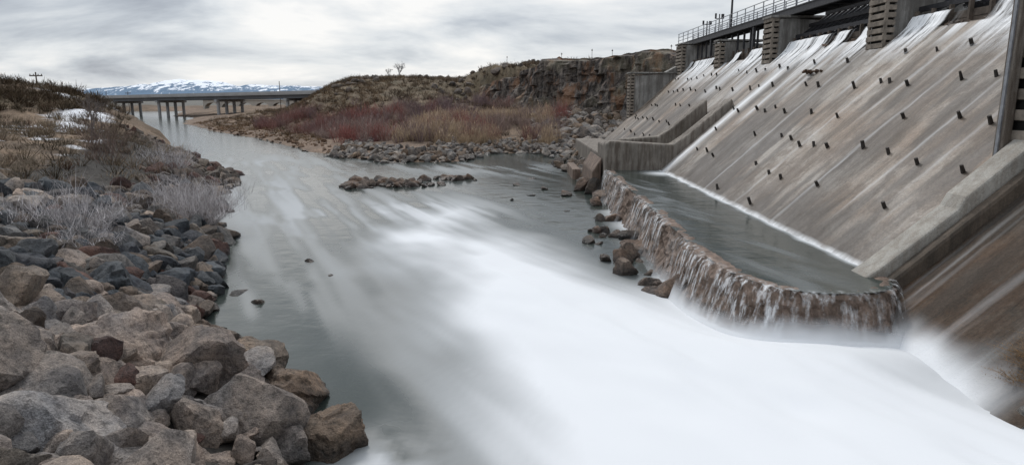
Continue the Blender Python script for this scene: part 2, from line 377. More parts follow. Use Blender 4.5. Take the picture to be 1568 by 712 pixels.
scatter(1800,(3,22),(74,104),lambda x,y:random.uniform(.3,1.0),lambda x,y,z,d,l:(not l) and d>.0 and z<8,.62,lambda r,y:2,gray,.3,r2)
scatter(1200,(-60,-18),(66,135),lambda x,y:random.uniform(.12,.35),lambda x,y,z,d,l:(not l) and -.5<d<3,.7,lambda r,y:2,lambda x,y:np.array((.21,.135,.085))*random.uniform(.7,1.2),.2,r2)
scatter(900,(-50,20),(110,175),lambda x,y:random.uniform(.3,.9),lambda x,y,z,d,l:(not l) and z>5.5 and float(fbm(x*.15,y*.15,66,2))>.5,.8,lambda r,y:2,lambda x,y:np.array((.12,.10,.085))*random.uniform(.7,1.4),.1,r2)
r2.make('shoreline_rocks')
r3=Rocks()
brown=lambda:np.array(random.choice([(.18,.13,.10),(.21,.15,.115),(.12,.10,.085),(.23,.185,.155)]))*random.uniform(.8,1.15)
for i in range(95):
    t=random.random();k=.95-.5*t;x=-11.6+5.9*t+random.gauss(0,.5);y=45.6+2.6*t+random.gauss(0,1.25*k)+.8*math.sin(t*5)
    r3.add(x,y,.0,random.uniform(.2,.65)*k,brown(),3)
for i in range(26):
    r3.add(random.gauss(-4.2,.8),random.gauss(50.5,.6),.0,random.uniform(.15,.38),brown(),3)
for i in range(20):
    y=random.uniform(20,34);x=5.1-abs(random.gauss(0,.7));r3.add(x,y,random.uniform(-.1,.1),random.uniform(.14,.32),brown(),3)
for x,y,r in[(5.0,19.9,.55),(5.1,26.3,.6),(4.5,25,.4),(4.1,24.2,.38),(3.9,22.6,.42),(4.4,21.2,.35),(5.2,28.5,.4),(4.2,30,.3),(5,33,.3),(5.3,40,.5),(5.5,43.2,.8),(4.6,44.5,.6),(3.4,42,.3),(4.9,38,.35)]:
    r3.add(x,y,.08,r,brown(),4)
for i in range(80):
    y=random.uniform(44,72);x=6.6-.02*(y-44)+random.gauss(0,1.1);r3.add(x,y,random.uniform(0,.35),random.uniform(.2,.65),gray(x,y),3)
for x,y,r in[(-8.6,20.3,.28),(-8.9,18.6,.35),(-7.6,19.2,.26),(-6.3,22.4,.12),(-7.6,24.5,.22),(-8.9,16.7,.3),(-7.6,16.3,.2),(0,40,.18),(1.2,42,.22),(2.2,45,.25),(3,36,.2),(.4,47,.3),(1.5,51,.3)]:
    r3.add(x,y,-.04,r,brown(),3,.6)
r3.add(9.35,10.35,.5,.5,np.array((.28,.27,.25)),4);r3.add(10.2,10.2,.8,.6,np.array((.26,.25,.24)),4)
for i in range(10):r3.add(random.uniform(9.3,10.6),random.uniform(10.8,11.6),.85,random.uniform(.1,.25),np.array((.2,.15,.1)),3)
r3.make('river_rocks')

# ---------------------------------------------------------------- dam
dam=empty('spillway_dam')
TA=.9
def slope_grid(x0,z0,x1,y0,y1,stepx=.12,stepy=.12):
    xa=np.arange(x0,x1+.001,stepx);ya=np.arange(y0,y1+.001,stepy)
    X,Y=np.meshgrid(xa,ya);Z=z0+TA*(X-x0)
    Z=Z+.05*(fbm(X*.5,Y*2,301,4)-.5)+.08*(fbm(X*2.2,Y*2.2,302,3)-.5)
    Z=Z-.05*(np.abs(((Y+.3*fbm(X*.2,Y*.1,9,2))%4.6)-2.3)<.04)
    return X,Y,Z,xa,ya
X,Y,Z,xa,ya=slope_grid(9.0,1.14,17.7,17.0,71)
def fl(y0,w,xa_=9,xb=17.7,a=1.):
    yy=Y+.5*(fbm(X*.3,Y*.2,330,2)-.5)
    return a*np.exp(-((yy-y0)/w)**2)*sst(xa_-.01,xa_+1.2,X)*sst(xb+.01,xb-.5,X)
flow=np.maximum.reduce([fl(41.5,.65,8,18,.95),fl(45.8,1.0,14,18,.6),fl(38.6,.4,12.5,18,.6),fl(36.2,.3,14,18,.6),fl(33,.10,8,18,.4),fl(30.4,.15,14,18,.45),fl(28.4,.08,8,18,.35),fl(26.3,.1,13,18,.4),fl(24.2,.07,8,18,.45),fl(22.6,.10,14.5,18,.45),fl(21.0,.06,10,18,.35),fl(19.4,.08,11,18,.3),fl(52,1.2,14,18,.6),fl(60,2,15,18,.6)])
st=fbm(X*.12,Y*4,340,4)
edge=16.4-2.2*sst(33,36,Y)*sst(.4,.6,fbm(Y*.5,Y*0,5,2))
flow=np.maximum(flow,sst(edge,17.7,X)*sst(.45,.62,st)*.95)
flow=np.maximum(flow,.95*sst(9.60,9.45,X+.12*(fbm(X,Y*1.5,9,2)-.5))*(Y<41))
wet=np.clip(sst(.48,.62,fbm(X*.25,Y*.8,350,5))*.9*sst(17.5,14,X)+sst(11.4,9.3,X)*.75+ .8*np.exp(-((Y-40.2)/.45)**2)+.8*sst(.5,.66,fbm(X*.1,Y*.3,351,3)),0,1)
mk('spillway_face',np.stack([X,Y,Z],-1).reshape(-1,3),grid_faces(len(xa),len(ya)),M_slope,dam,smooth=True,attrs={'flow':flow,'wet':wet,'mist':Z*0})
X,Y,Z,xa,ya=slope_grid(7.8,-.45,16.5,10.6,16.5,.08,.08)
wet=sst(.4,.7,fbm(X*.3,Y*1.5,360,4))*.8;flow=sst(.6,.78,fbm(X*.12,Y*5,361,4))*.18
Z=Z+.25*sst(12.6,11.2,Y)*(fbm(X*.9,Y*.9,362,4)-.2)
hh=Z-mound(X,Y)+.6*(fbm(X*.8,Y*.8,363,3)-.5)
mist=np.clip(sst(.95,.1,hh),0,1)**1.2*sst(10.8,12,Y)
mk('side_spillway_face',np.stack([X,Y,Z],-1).reshape(-1,3),grid_faces(len(xa),len(ya)),M_slope2,dam,smooth=True,attrs={'flow':flow,'wet':wet,'mist':mist})
b=MB();b.prism([(9.1,.0),(17.2,7.35),(19,7.9),(24,7.9),(24,-2),(9.1,-2)],16.6,71);b.make('dam_body',M_con2,dam)
b=MB();b.box(17.65,18.6,17,71,8.3,8.95);b.make('crest_sill',M_con2,dam,bevel=.04)
b=MB()
for y in np.arange(17.9,70,.0+1.2):
    for k in range(2):b.box(18.15+.02*random.random(),18.25+.02*random.random(),y,y+1.17,8.9+.3*k,8.9+.3*k+.28)
    b.box(18.0,18.16,y-.05,y+.07,8.9,9.8)
b.make('flashboards',M_wood2,dam)
b=MB()
for k,xr in enumerate([9.75,11.0,12.4,13.75,15.1,16.4]):
    y=18.4+(k%2)*1.1
    while y<69:
        yy=y+random.uniform(-.35,.35);x=xr+random.uniform(-.16,.16)
        if not(41.9<yy<47.5 and x<14.2) and random.random()<(.88 if k else .3):
            z=1.14+TA*(x-9);h=random.uniform(.14,.25);w=random.uniform(.12,.165);ln=random.uniform(-.07,.07)
            b.beam((x,yy,z-.1),(x-.1+ln,yy+ln,z+h),w,w*.9,5,random.uniform(.65,1))
        y+=random.choice([1.3,1.5,2.4,3.0])
b.make('stub_posts',M_stub,dam)
b=MB();b.prism([(9.0,-1),(8.95,1.5),(9.35,1.78),(11.15,3.3),(11.3,3.62),(13.4,5.5),(16,7.7),(16,5),(12,0),(11,-1)],16.45,17.25)
b.make('divider_wall',M_conl,dam,bevel=.06)
b=MB();b.prism([(8.6,-1),(8.7,1.05),(9.3,1.4),(13.4,5.05),(14,5.05),(11,-1)],16.12,16.447);b.make('divider_footing',M_cond,dam,bevel=.1)
b=MB();b.prism([(6.0,-.6),(5.95,3.25),(6.2,3.4),(10.2,3.15),(11.0,3.7),(13.8,6.05),(14.0,5.5),(9.6,1),(9.6,-.6)],42.6,43.9)
b.prism([(7.4,-.5),(7.4,3.3),(10.0,3.5),(10.8,4.0),(13.2,6.0),(13.3,5),(9.6,1),(9.6,-.5)],46.0,47.1)
b.prism([(6.0,-.6),(6.0,3.1),(7.3,3.1),(7.3,-.6)],43.903,47.1)
b.prism([(6.6,-.6),(6.6,2.0),(9.4,2.0),(9.4,-.6)],47.11,70)
b.make('apron_divider_wall',M_con2,dam,bevel=.12)
b=MB();b.prism([(5.2,-.4),(5.3,1.3),(5.9,2.2),(5.9,-.4)],44,50);b.box(4.6,5.2,50.5,56,-.3,.8);b.make('broken_slab',M_ledge,dam,bevel=.08)
def pier(name,x0,x1,y0,y1,z0,z1,foot=None):
    e=empty(name);e.parent=dam
    c=MB();c.prism([(x0+.45,z0-.8),(x0+.45,z1),(x1*.35+x0*.65,z1+.05),(x1,z1-.15),(x1,z0-.8)] if not foot else foot,y0,y1);c.make('concrete_wall',M_con,e,bevel=.05)
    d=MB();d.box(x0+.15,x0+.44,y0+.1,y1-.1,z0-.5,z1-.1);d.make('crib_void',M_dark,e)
    w=MB();z=z0-.4
    while z<z1:
        w.box(x0+random.uniform(-.03,.03),x0+.5,y0-.05,y1+.05,z,z+.22)
        z+=.33
    for yy in(y0-.06,y1-.12):w.box(x0+.02,x0+.14,yy,yy+.16,z0-.5,z1)
    w.make('crib_timbers',M_wood,e,bevel=.015)
    c=MB();c.box(x0-.1,x1+.1,y0-.12,y1+.12,z1+.06,z1+.2);c.make('cap_slab',M_con,e,bevel=.02)
pier('crest_pier',16.9,20.8,45.2,46.6,8.7,11.1);pier('crest_pier_b',16.9,20.8,31.6,33.0,8.7,11.2)
pier('crest_pier_c',17.0,24,69.3,71.5,8.5,11.3);pier('crest_pier_d',17.1,20.8,57,58.2,8.7,10.6)
pier('abutment_pier',12.2,18,70.8,72.3,3.5,8.5,[(12.65,1),(12.65,8.3),(15.5,8.5),(17.6,9.6),(20,9.6),(20,1)])
e=empty('timber_pier');e.parent=dam
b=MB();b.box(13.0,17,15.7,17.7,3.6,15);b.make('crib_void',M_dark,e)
b=MB();z=3.9
while z<15:
    b.box(12.86+random.uniform(-.04,.04),14.8,15.55,17.5,z,z+.27)
    b.beam((12.75,15.5+random.uniform(-.03,.03),z+.40),(15.8,15.5,z+.42),.16,.2);z+=.52
for x in(13.05,13.75,14.5):b.box(x,x+.22,15.35,15.5,3.9,15)
b.make('crib_timbers',M_wood,e,bevel=.02)
b=MB();b.box(12.62,12.84,17.3,17.62,4.0,15);b.box(12.845,13.4,17.52,17.74,4.0,15);b.box(12.7,13.1,15.2,17.3,3.5,3.95);b.make('corner_post',M_con2,e,bevel=.03)
b=MB();b.box(12.58,12.62,17.40,17.5,4.2,15);b.make('steel_edge',M_galv,e)
b=MB()
for y in np.arange(33.5,45,.75):
    b.beam((18.4,y,9.7),(20.4,y,11.3),.12,.2)
for y in np.arange(18.5,31.5,1.0):
    b.beam((18.45,y,9.7),(20.4,y,11.3),.12,.2)
for y in np.arange(47.5,69,1.5):
    b.beam((18.45,y,9.3),(18.45,y,11.2),.14,.14)
for x,z in((18.5,9.95),(19.3,10.65),(20.3,11.4)):
    b.beam((x,17,z),(x,45,z),.16,.22)
b.box(20.85,21.2,17,70,9,10.3)
b.make('gate_frames',M_steel,dam)
r4=Rocks()
for i in range(60):
    r4.add(17.9+random.gauss(0,.15),random.uniform(24,46),8.95,random.uniform(.06,.16),brown(),2)
for i in range(14):r4.add(random.gauss(15.9,.3),random.gauss(36,.6),7.4,random.uniform(.05,.14),np.array((.12,.07,.04)),2)
o=r4.make('crest_debris');o.parent=dam

def catmull(P,n):
    P=[np.array(p,float) for p in P];P=[2*P[0]-P[1]]+P+[2*P[-1]-P[-2]];out=[]
    for i in range(1,len(P)-2):
        L=max(2,int(np.linalg.norm(P[i+1]-P[i])/n))
        for k in range(L):
            t=k/L;out.append(.5*((2*P[i])+(-P[i-1]+P[i+1])*t+(2*P[i-1]-5*P[i]+4*P[i+1]-P[i+2])*t*t+(-P[i-1]+3*P[i]-3*P[i+1]+P[i+2])*t**3))
    out.append(P[-2]);return np.array(out)
pa=catmull(ledge,.06);T=np.gradient(pa,axis=0);T/=np.linalg.norm(T,axis=1)[:,None];Nn=np.stack([-T[:,1],T[:,0]],1)
outw=np.where(((pa-np.array([7.8,25]))*Nn).sum(1)[:,None]<0,-Nn,Nn)
s=np.concatenate([[0],np.cumsum(np.linalg.norm(np.diff(pa,axis=0),axis=1))])
prof=[(-.42,.6),(-.40,1.3),(-.36,1.50),(-.26,1.545),(-.18,1.55),(-.10,1.55),(-.02,1.55),(.05,1.53),(.10,1.46),(.12,1.38),(.13,1.30),(.15,1.20),(.17,1.10),(.19,1.0),(.22,.9),(.25,.8),(.28,.7),(.33,.58),(.38,.45),(.45,.3),(.52,.15),(.6,0),(.7,-.3)]
VV=[]
for j,(o_,z_) in enumerate(prof):
    kk=.4 if j>7 else .14
    dn=(fbm(s*1.3,np.full_like(s,z_*1.8+o_),401,4)-.5)*kk+(fbm(s*4.5,np.full_like(s,z_*5),402,3)-.5)*kk*.6+(_h(np.floor(s/.55+z_*2),np.floor(np.full_like(s,z_*3.2)),5)-.5)*(.12 if j>7 else .0)
    dz=(fbm(s*.9,np.full_like(s,o_*2),403,4)-.5)*.14+(fbm(s*5,np.full_like(s,o_*5),404,2)-.5)*.07
    VV.append(np.column_stack([pa+outw*(o_+dn)[:,None],z_+dz]))
VV=np.stack(VV,1).reshape(-1,3)
mk('ledge_wall',VV,grid_faces(len(prof),len(pa)),M_ledge,dam,smooth=False)
cp=[(-.05,1.60),(.16,1.56),(.27,1.42),(.36,1.1),(.46,.7),(.58,.3),(.68,0)]
VV=[];dens=[]
dn0=sst(.36,.58,fbm(s*.55,s*0,410,3))*.95
dn0=np.maximum(dn0,sst(s[-1]-11.5,s[-1]-9,s)*sst(s[-1]-.5,s[-1]-2.5,s)*.6);dn0=np.maximum(dn0,sst(7,2,s)*.7)
for j,(o_,z_) in enumerate(cp):
    dn=(fbm(s*1.3,np.full_like(s,z_*.5),401,3)-.5)*.18
    VV.append(np.column_stack([pa+outw*(o_+.03+dn)[:,None],np.full_like(s,z_)]));dens.append(dn0*(.3 if j==0 else .9))
VV=np.stack(VV,1).reshape(-1,3)
mk('ledge_waterfall',VV,grid_faces(len(cp),len(pa)),M_fall,smooth=True,attrs={'dens':np.stack(dens,1)})
t=NT('spray_mist');t.set(t.b,'Base Color',(*FOAM,1));t.set(t.b,'Roughness',1.);t.set(t.b,'Specular IOR Level',0.);t.set(t.b,'Alpha',t.attr('dens'));M_mist=t.m
VV=[];dens=[]
mm=sst(s[-1]-15,s[-1]-7,s)*.85+.2*sst(.4,.6,fbm(s*.5,s*0,440,3));mm=np.clip(mm,0,.9)
hb=mound(pa[:,0]+outw[:,0]*.9,pa[:,1]+outw[:,1]*.9)
nh=.30+.5*fbm(s*.9,s*0,441,3)
for q in np.linspace(0,1,14):
    z_=hb-.12+q*(nh+.2);o_=.95-.38*q
    VV.append(np.column_stack([pa+outw*(o_+.0*s)[:,None],z_]))
    dens.append(mm*sst(1.,.1,q+.25*(fbm(s*2.,s*0+q*2,442,3)-.5))*sst(1,.85,q))
VV=np.stack(VV,1).reshape(-1,3)
mk('ledge_spray',VV,grid_faces(14,len(pa)),M_mist,smooth=True,attrs={'dens':np.stack(dens,1)})
px=np.arange(5.5,10.0,.08);py=np.arange(15,43,.08);X,Y=np.meshgrid(px,py)
fo=.9*sst(9.15,9.5,X+.3*(fbm(X*1.2,Y*.9,501,3)-.5))*sst(17.2,18,Y)
fo=np.maximum(fo,gsx(X,Y,9.2,40.8,.9,1.2,.8))
fo=np.maximum(fo,.12*sst(.5,.8,fbm(X*1.4+Y*.4,Y*.3,502,3)))
sdp=sdist(X,Y,[tuple(p) for p in pa[::6]]+[(10.2,16.5),(10.2,43)])
keep=(sdp<.1)
F=grid_faces(len(px),len(py));F=F[keep.ravel()[F].all(1)]
mk('stilling_pool_water',np.stack([X,Y,np.full_like(X,1.535)+.01*fbm(X,Y*.5,5,2)],-1).reshape(-1,3),F,M_water,smooth=True,attrs={'foam':fo})
def curtain(y0,y1,zt,d):
    ya=np.arange(y0,y1,.08);P=[(18.1,zt),(17.98,zt-.05),(17.85,zt-.25),(17.75,zt-.45),(17.62,8.99),(17.3,8.66),(16.7,8.12),(15.9,7.4)]
    V=np.stack([np.column_stack([np.full_like(ya,x)+.05*(fbm(ya*3,ya*0+z,5,2)-.5),ya,np.full_like(ya,z+.03)]) for x,z in P],1).reshape(-1,3)
    dd=np.stack([np.full_like(ya,q*d)*sst(.34,.52,fbm(ya*.9,ya*0,int(y0*3),3)) for q in(.7,1,1,1,1,.8,.45,.0)],1)
    return V,grid_faces(len(P),len(ya)),dd
Vs=[];Fs=[];Ds=[];o=0
for a in[(18,31.3,9.6,1.2),(33.4,44.8,9.6,1.4),(47,53,9.6,1.4),(54,56.8,9.6,1.3),(61,69,9.6,1.2)]:
    V,F,d=curtain(*a);Vs.append(V);Fs.append(F+o);Ds.append(d.ravel());o+=len(V)
mk('crest_waterfall',np.vstack(Vs),np.vstack(Fs),M_fall2,smooth=True,attrs={'dens':np.concatenate(Ds)})

fbr=empty('footbridge')
b=MB();b.box(18.0,18.2,31,75,11.32,11.7);b.box(19.4,19.6,31,75,11.32,11.7);b.box(17.95,19.65,31,75,11.703,11.78)
for y in np.arange(31,75,1.5):b.box(18.2,19.4,y,y+.12,11.35,11.6)
for y in(52,63,70.5):b.box(18.1,18.3,y,y+.3,9,11.31);b.box(19.3,19.5,y,y+.3,9,11.31)
b.make('deck',M_steel,fbr)
b=MB()
for x in(18.0,19.6):
    for y in np.arange(31,75.1,1.9):b.beam((x,y,11.7),(x,y,12.8),.06)
    for z in(12.1,12.45,12.8):b.beam((x,31,z),(x,75,z),.045)
b.make('railing',M_galv,fbr)
lp=empty('lamp_post');b=MB();b.beam((18.9,60,11.7),(18.9,60,19),.2,.2,8,.6);b.box(18.7,19.1,59.8,60.2,11.785,11.95);b.beam((18.9,60,18.9),(17.9,60,19.1),.08);b.box(17.4,17.95,59.85,60.15,19.03,19.17);b.make('pole',M_steel,lp)
for x,y,z,h in((19.5,69.5,11.4,2.2),(21,70.5,11.4,3.0)):
    an=empty('antenna_mast');b=MB();b.beam((x,y,z),(x,y,z+h),.09);b.beam((x-.4,y,z+h*.85),(x+.4,y,z+h*.85),.06);b.box(x+.2,x+.45,y-.1,y+.1,z+h*.85,z+h);b.box(x-.45,x-.3,y-.08,y+.08,z+h*.85,z+h*1.02);b.make('mast',M_steel,an)

# ---------------------------------------------------------------- cliff
cp=catmull([(-6,134),(2,121),(9,110),(14,106),(21,99),(30,93),(45,88)],.3)
s=np.concatenate([[0],np.cumsum(np.linalg.norm(np.diff(cp,axis=0),axis=1))]);T=np.gradient(cp,axis=0);T/=np.linalg.norm(T,axis=1)[:,None]
No=np.stack([T[:,1],-T[:,0]],1);No=np.where((No[:,1]>0)[:,None],-No,No)
zs=np.linspace(0,1,44);VV=[]
topz=8.5+3.7*sst(0,22,s)+1.8*(fbm(s*.25,s*0,601,4)-.5)+.4*sst(0,30,s);botz=1.5
for q in zs:
    z=botz+(topz-botz)*q
    blk=np.floor(s/1.3+1.2*vnoise(s*.3,s*0+np.floor(q*4),7))
    col=_h(blk,np.floor(np.full_like(s,q*5)+2*_h(blk,blk*0,3)),11)
    o_=1.8*(1-q)**1.2*1.6+ col*1.7+2.8*(fbm(s*.16,np.full_like(s,q*1.2),602,3)-.5)*2+.8*(fbm(s*1.5,z*1.5,603,3)-.5)
    o_=np.where(q>.975,-1.5,o_)
    VV.append(np.column_stack([cp+No*o_[:,None],z]))
VV=np.stack(VV,1)
t=NT('basalt');p=t.pos((1,1,.35));f=t.noise(p,.35,5,.7);g=t.noise(t.pos((1,1,.3)),1.6,5,.7);k=t.noise(t.pos(),.2,4)
c=t.ramp(g,[(.38,(.018,.015,.014)),(.5,(.08,.068,.06)),(.66,(.24,.205,.175))]);c=t.mix(t.math('MULTIPLY',t.ramp(f,[(.5,0.),(.6,1.)]),.6),c,(.24,.12,.06));c=t.mix(t.math('MULTIPLY',t.ramp(k,[(.52,0.),(.6,1.)]),.35),c,(.2,.18,.12))
t.set(t.b,'Base Color',c);t.set(t.b,'Roughness',.9);t.bump(g,1.,.4)
mk('basalt_cliff',VV.reshape(-1,3),grid_faces(len(zs),len(cp)),t.m,smooth=False)

# ---------------------------------------------------------------- vegetation
class Veg:
    def __init__(s):s.V=[];s.C=[]
    def shrubs(s,cx,cy,cz,h,r,n,col,w=.03,spread=1.,side=3,cj=.25):
        m=len(cx);K=m*n
        i=np.repeat(np.arange(m),n)
        a=rng.uniform(0,2*np.pi,K);q=np.sqrt(rng.uniform(0,1,K))
        B=np.column_stack([cx[i]+np.cos(a)*q*r[i]*.35,cy[i]+np.sin(a)*q*r[i]*.35,cz[i]-.1])
        lean=q*spread
        L=h[i]*rng.uniform(.55,1.05,K)*(1-.25*q)
        Tt=B+np.column_stack([np.cos(a)*lean*r[i],np.sin(a)*lean*r[i],L])
        c0=(col[i] if col.ndim==2 else np.tile(col,(K,1)))*rng.uniform(1-cj*1.5,1+cj,K)[:,None]
        s.tri(B,Tt,w,c0*.8)
        for k in range(side):
            u=rng.uniform(.25,.9,K)[:,None];P=B+(Tt-B)*u
            d=rng.normal(size=(K,3))*.55+np.array([0,0,.75]);Q=P+d*(L*rng.uniform(.2,.42,K))[:,None]
            s.tri(P,Q,w*.75,c0)
    def tri(s,B,T,w,c):
        d=T-B;a=rng.uniform(0,np.pi,len(B));u=np.column_stack([np.cos(a),np.sin(a),0*a])*w*.5
        V=np.stack([B-u,B+u,T],1).reshape(-1,3);s.V.append(V);s.C.append(np.repeat(c,3,axis=0))
    def make(s,name):
        V=np.vstack(s.V);F=np.arange(len(V)).reshape(-1,3);return mk(name,V,F,M_veg,col=np.clip(np.vstack(s.C),0,1))
def spots(n,xr,yr,acc):
    x=rng.uniform(*xr,n);y=rng.uniform(*yr,n);z,d,l=terrain(x,y);k=acc(x,y,z,d,l);return x[k],y[k],z[k]
cli=lambda x,y:-sdist(x,y,CL)
v=Veg()
x,y,z=spots(1300,(-48,8),(76,132),lambda x,y,z,d,l:(~l)&(d>4.5)&(z<5)&(cli(x,y)<-3)&(fbm(x*.12,y*.12,701,2)>.34))
pal=np.array([(.25,.13,.115),(.23,.15,.14),(.29,.12,.105),(.31,.235,.205),(.22,.16,.16)])
c=pal[(fbm(x*.1,y*.1,702,2)*9).astype(int)%5]
v.shrubs(x,y,z,rng.uniform(1.3,3.3,len(x)),rng.uniform(.9,1.8,len(x)),34,c,.045,1.,4)
v.make('willow_shrubs')
v=Veg()
x,y,z=spots(1900,(-14,6),(77,108),lambda x,y,z,d,l:(~l)&(d>3.5)&(z<5)&(fbm(x*.11,y*.11,711,2)>.40))
v.shrubs(x,y,z,rng.uniform(1.3,2.5,len(x)),rng.uniform(.4,.8,len(x)),22,np.array([.52,.40,.28]),.06,.7,1);v.make('dry_reeds')
v=Veg()
x,y,z=spots(11000,(-75,45),(80,230),lambda x,y,z,d,l:(~l)&(d>3)&((z>2.2)|(rng.uniform(size=len(x))<.25)))
u=fbm(x*.15,y*.15,721,3)[:,None];c=np.where(rng.uniform(size=(len(x),1))<.6,np.array([.12,.09,.065]),np.array([.22,.16,.105]))*(.6+.8*u)
v.shrubs(x,y,z,rng.uniform(.4,1.3,len(x)),rng.uniform(.5,1.3,len(x)),16,c,.10,1.,2)
x,y,z=spots(4200,(-75,-25),(68,165),lambda x,y,z,d,l:(~l)&(d>1.2))
c=np.where(rng.uniform(size=(len(x),1))<.5,np.array([.24,.155,.085]),np.array([.16,.10,.06]))
v.shrubs(x,y,z,rng.uniform(.3,.7,len(x)),rng.uniform(.5,1.1,len(x)),14,c,.08,1.,1)
v.make('sagebrush')
v=Veg()
x,y,z=spots(5200,(-120,-16),(26,150),lambda x,y,z,d,l:l&(d>np.where(y<34,4.5,2.8)))
c=np.array([(.18,.145,.11),(.10,.08,.055),(.25,.195,.135),(.17,.115,.085)])[rng.integers(0,4,len(x))]*(.6+.8*fbm(x*.2,y*.2,731,2))[:,None]
v.shrubs(x,y,z,rng.uniform(.4,1.25,len(x))*(.75+y*.004),rng.uniform(.5,1.1,len(x)),28,c,.05,1.,3)
x,y,z=spots(1200,(-30,-9),(14,34),lambda x,y,z,d,l:l&(d>8.0))
v.shrubs(x,y,z,rng.uniform(.3,.9,len(x)),rng.uniform(.4,.8,len(x)),30,np.array([.2,.165,.125]),.018,1.,3)
x,y,z=spots(900,(-110,-45),(70,120),lambda x,y,z,d,l:l&(z>4.6))
v.shrubs(x,y,z,rng.uniform(.8,1.8,len(x)),rng.uniform(.8,1.6,len(x)),30,np.array([.09,.065,.042]),.12,1.,3)
v.make('riverbank_brush')
for cx,cy,h,r,n in[(-14.2,29.5,2.4,1.9,420),(-15.6,31.5,2.1,1.4,220),(-14.0,21.0,1.7,1.6,260),(-12.4,18.8,1.1,.9,140),(-21.5,42,2.2,1.7,160)]:
    v=Veg();z=tz(cx,cy)
    v.shrubs(np.array([cx]),np.array([cy]),np.array([z]),np.array([h]),np.array([r]),n,np.array([.50,.47,.47]),.02,1.1,8,.3);v.make('bare_shrub')
for cx,cy,h,r in((-23,38,2.6,1.5),(-26,43,3,1.6)):
    v=Veg();v.shrubs(np.array([cx]),np.array([cy]),np.array([tz(cx,cy)]),np.array([h]),np.array([r]),80,np.array([.18,.13,.11]),.02,1.,6);v.make('bare_shrub')
v=Veg();x=rng.uniform(9.3,11,90);y=rng.uniform(10.9,11.9,90);z=np.maximum(terrain(x,y)[0],-.45+.9*(x-7.8))
v.shrubs(x,y,np.maximum(z,.1)+.05,rng.uniform(.12,.25,90),rng.uniform(.3,.5,90),60,np.array([.25,.16,.085]),.012,1.6,2);v.make('dry_grass_clump')
def tree(name,x,y,h,col,seed,w=.12,dep=5):
    R=random.Random(seed);b=MB();z=tz(x,y)-.2
    def br(p,d,L,w,k):
        q=p+d*L;b.beam(p,q,w,w,5,.7)
        if k==0:return
        for i in range(R.choice([2,3,3])):
            nd=(d+Vector((R.gauss(0,.45),R.gauss(0,.45),R.uniform(-.05,.4)))).normalized()
            br(p+d*L*R.uniform(.55,1.),nd,L*R.uniform(.6,.85),w*.62,k-1)
    br(Vector((x,y,z)),Vector((R.gauss(0,.06),R.gauss(0,.06),1)).normalized(),h*.3,w,dep)
    b.make(name,simple(name+'_bark',col,.9))
tree('bare_tree',-28.5,45.5,4.4,(.13,.11,.10),1,.14);tree('bare_tree',-27,43.5,3.4,(.15,.12,.11),2,.1);tree('bare_tree',-31,50,3.8,(.12,.10,.09),6,.1)
tree('bare_tree',-26,158,4.5,(.16,.155,.16),3,.2,6);tree('bare_tree',-24,108,4,(.16,.12,.11),4,.16,6);tree('bare_tree',-28,156,3.2,(.14,.13,.13),5,.16,6)

# ---------------------------------------------------------------- bridges, poles, mountains
br=empty('highway_bridge');Lp=Vector((-178,268,0));Rp=Vector((-46,196,0));dv=(Rp-Lp).normalized();nv=Vector((-dv.y,dv.x,0))
def zt(t):return 6.1+(7.9-6.1)*t
b=MB();g=MB();c=MB()
def slab(mb,t0,t1,o0,o1,za,zb):
    P=[]
    for t in(t0,t1):
        for o_ in(o0,o1):
            for zz in(za,zb):
                q=Lp.lerp(Rp,t)+nv*o_;P.append((q.x,q.y,zt(t)+zz))
    mb.quadset(P,[(0,1,3,2),(4,6,7,5),(0,4,5,1),(2,3,7,6),(0,2,6,4),(1,5,7,3)])
slab(b,0,1,-6,6,-.45,-.15);slab(b,0,1,-6.05,-5.8,-.145,.6);slab(b,0,1,5.8,6.05,-.145,.6)
for o_ in(-5,-2,2,5):slab(g,0,1,o_-.25,o_+.25,-1.5,-.46)
for t in(.29,.455,.655,.86,.12):
    slab(c,t-.004,t+.004,-5.6,5.6,-2.2,-1.52)
    for o_ in(-4.6,-1.5,1.5,4.6):
        q=Lp.lerp(Rp,t)+nv*o_;c.beam((q.x,q.y,-1.5),(q.x,q.y,zt(t)-2.2),1.,1.,10)
b.make('deck',M_bridge,br);g.make('girders',M_girder,br);c.make('piers',M_bridge,br)
va=empty('arched_viaduct');b=MB();n=9;y0=330
for i in range(n):
    x0=-150+i*8.2;w=8.2;pts=[(x0,0),(x0,5.4),(x0+w,5.4),(x0+w,0),(x0+w-.7,0)]
    for k in range(0,13):
        a=math.pi*k/12;pts.append((x0+w/2+(w/2-.7)*math.cos(a),1.8+2.4*math.sin(a)))
    pts.append((x0+.7,0))
    b.prism(pts,y0,y0+5)
b.box(-155,-70,y0-.4,y0+5.4,5.405,5.8);b.make('arches',simple('viaduct_concrete',(.38,.35,.31),.9,0,.15,.2),va)
def pole(x,y,h,arms=True):
    e=empty('utility_pole');b=MB();z=tz(x,y);b.beam((x,y,z-.3),(x,y,z+h),.3,.3,8,.7)
    if arms:b.box(x-1.1,x+1.1,y-.08,y+.08,z+h-.7,z+h-.5);[b.box(x+k-.05,x+k+.05,y-.05,y+.05,z+h-.5,z+h-.3) for k in(-1,-.4,.4,1)]
    b.make('pole',M_wood2,e)
pole(-82,118,6.6);pole(-155,275,10);pole(-80,235,9.5,False);pole(-72,420,9)
for xx,yy in((13,112),(8.5,118),(16,110),(-1,140),(24,104)):
    v=MB();z=tz(xx,yy)+.3;v.beam((xx,yy,z-.8),(xx,yy,z+1.9),.07,.07,6);v.box(xx-.12,xx+.12,yy-.05,yy+.05,z+1.6,z+1.75);v.make('fence_post',M_wood2)
mx=np.linspace(-2800,-250,420);my=np.linspace(2700,3700,110);X,Y=np.meshgrid(mx,my)
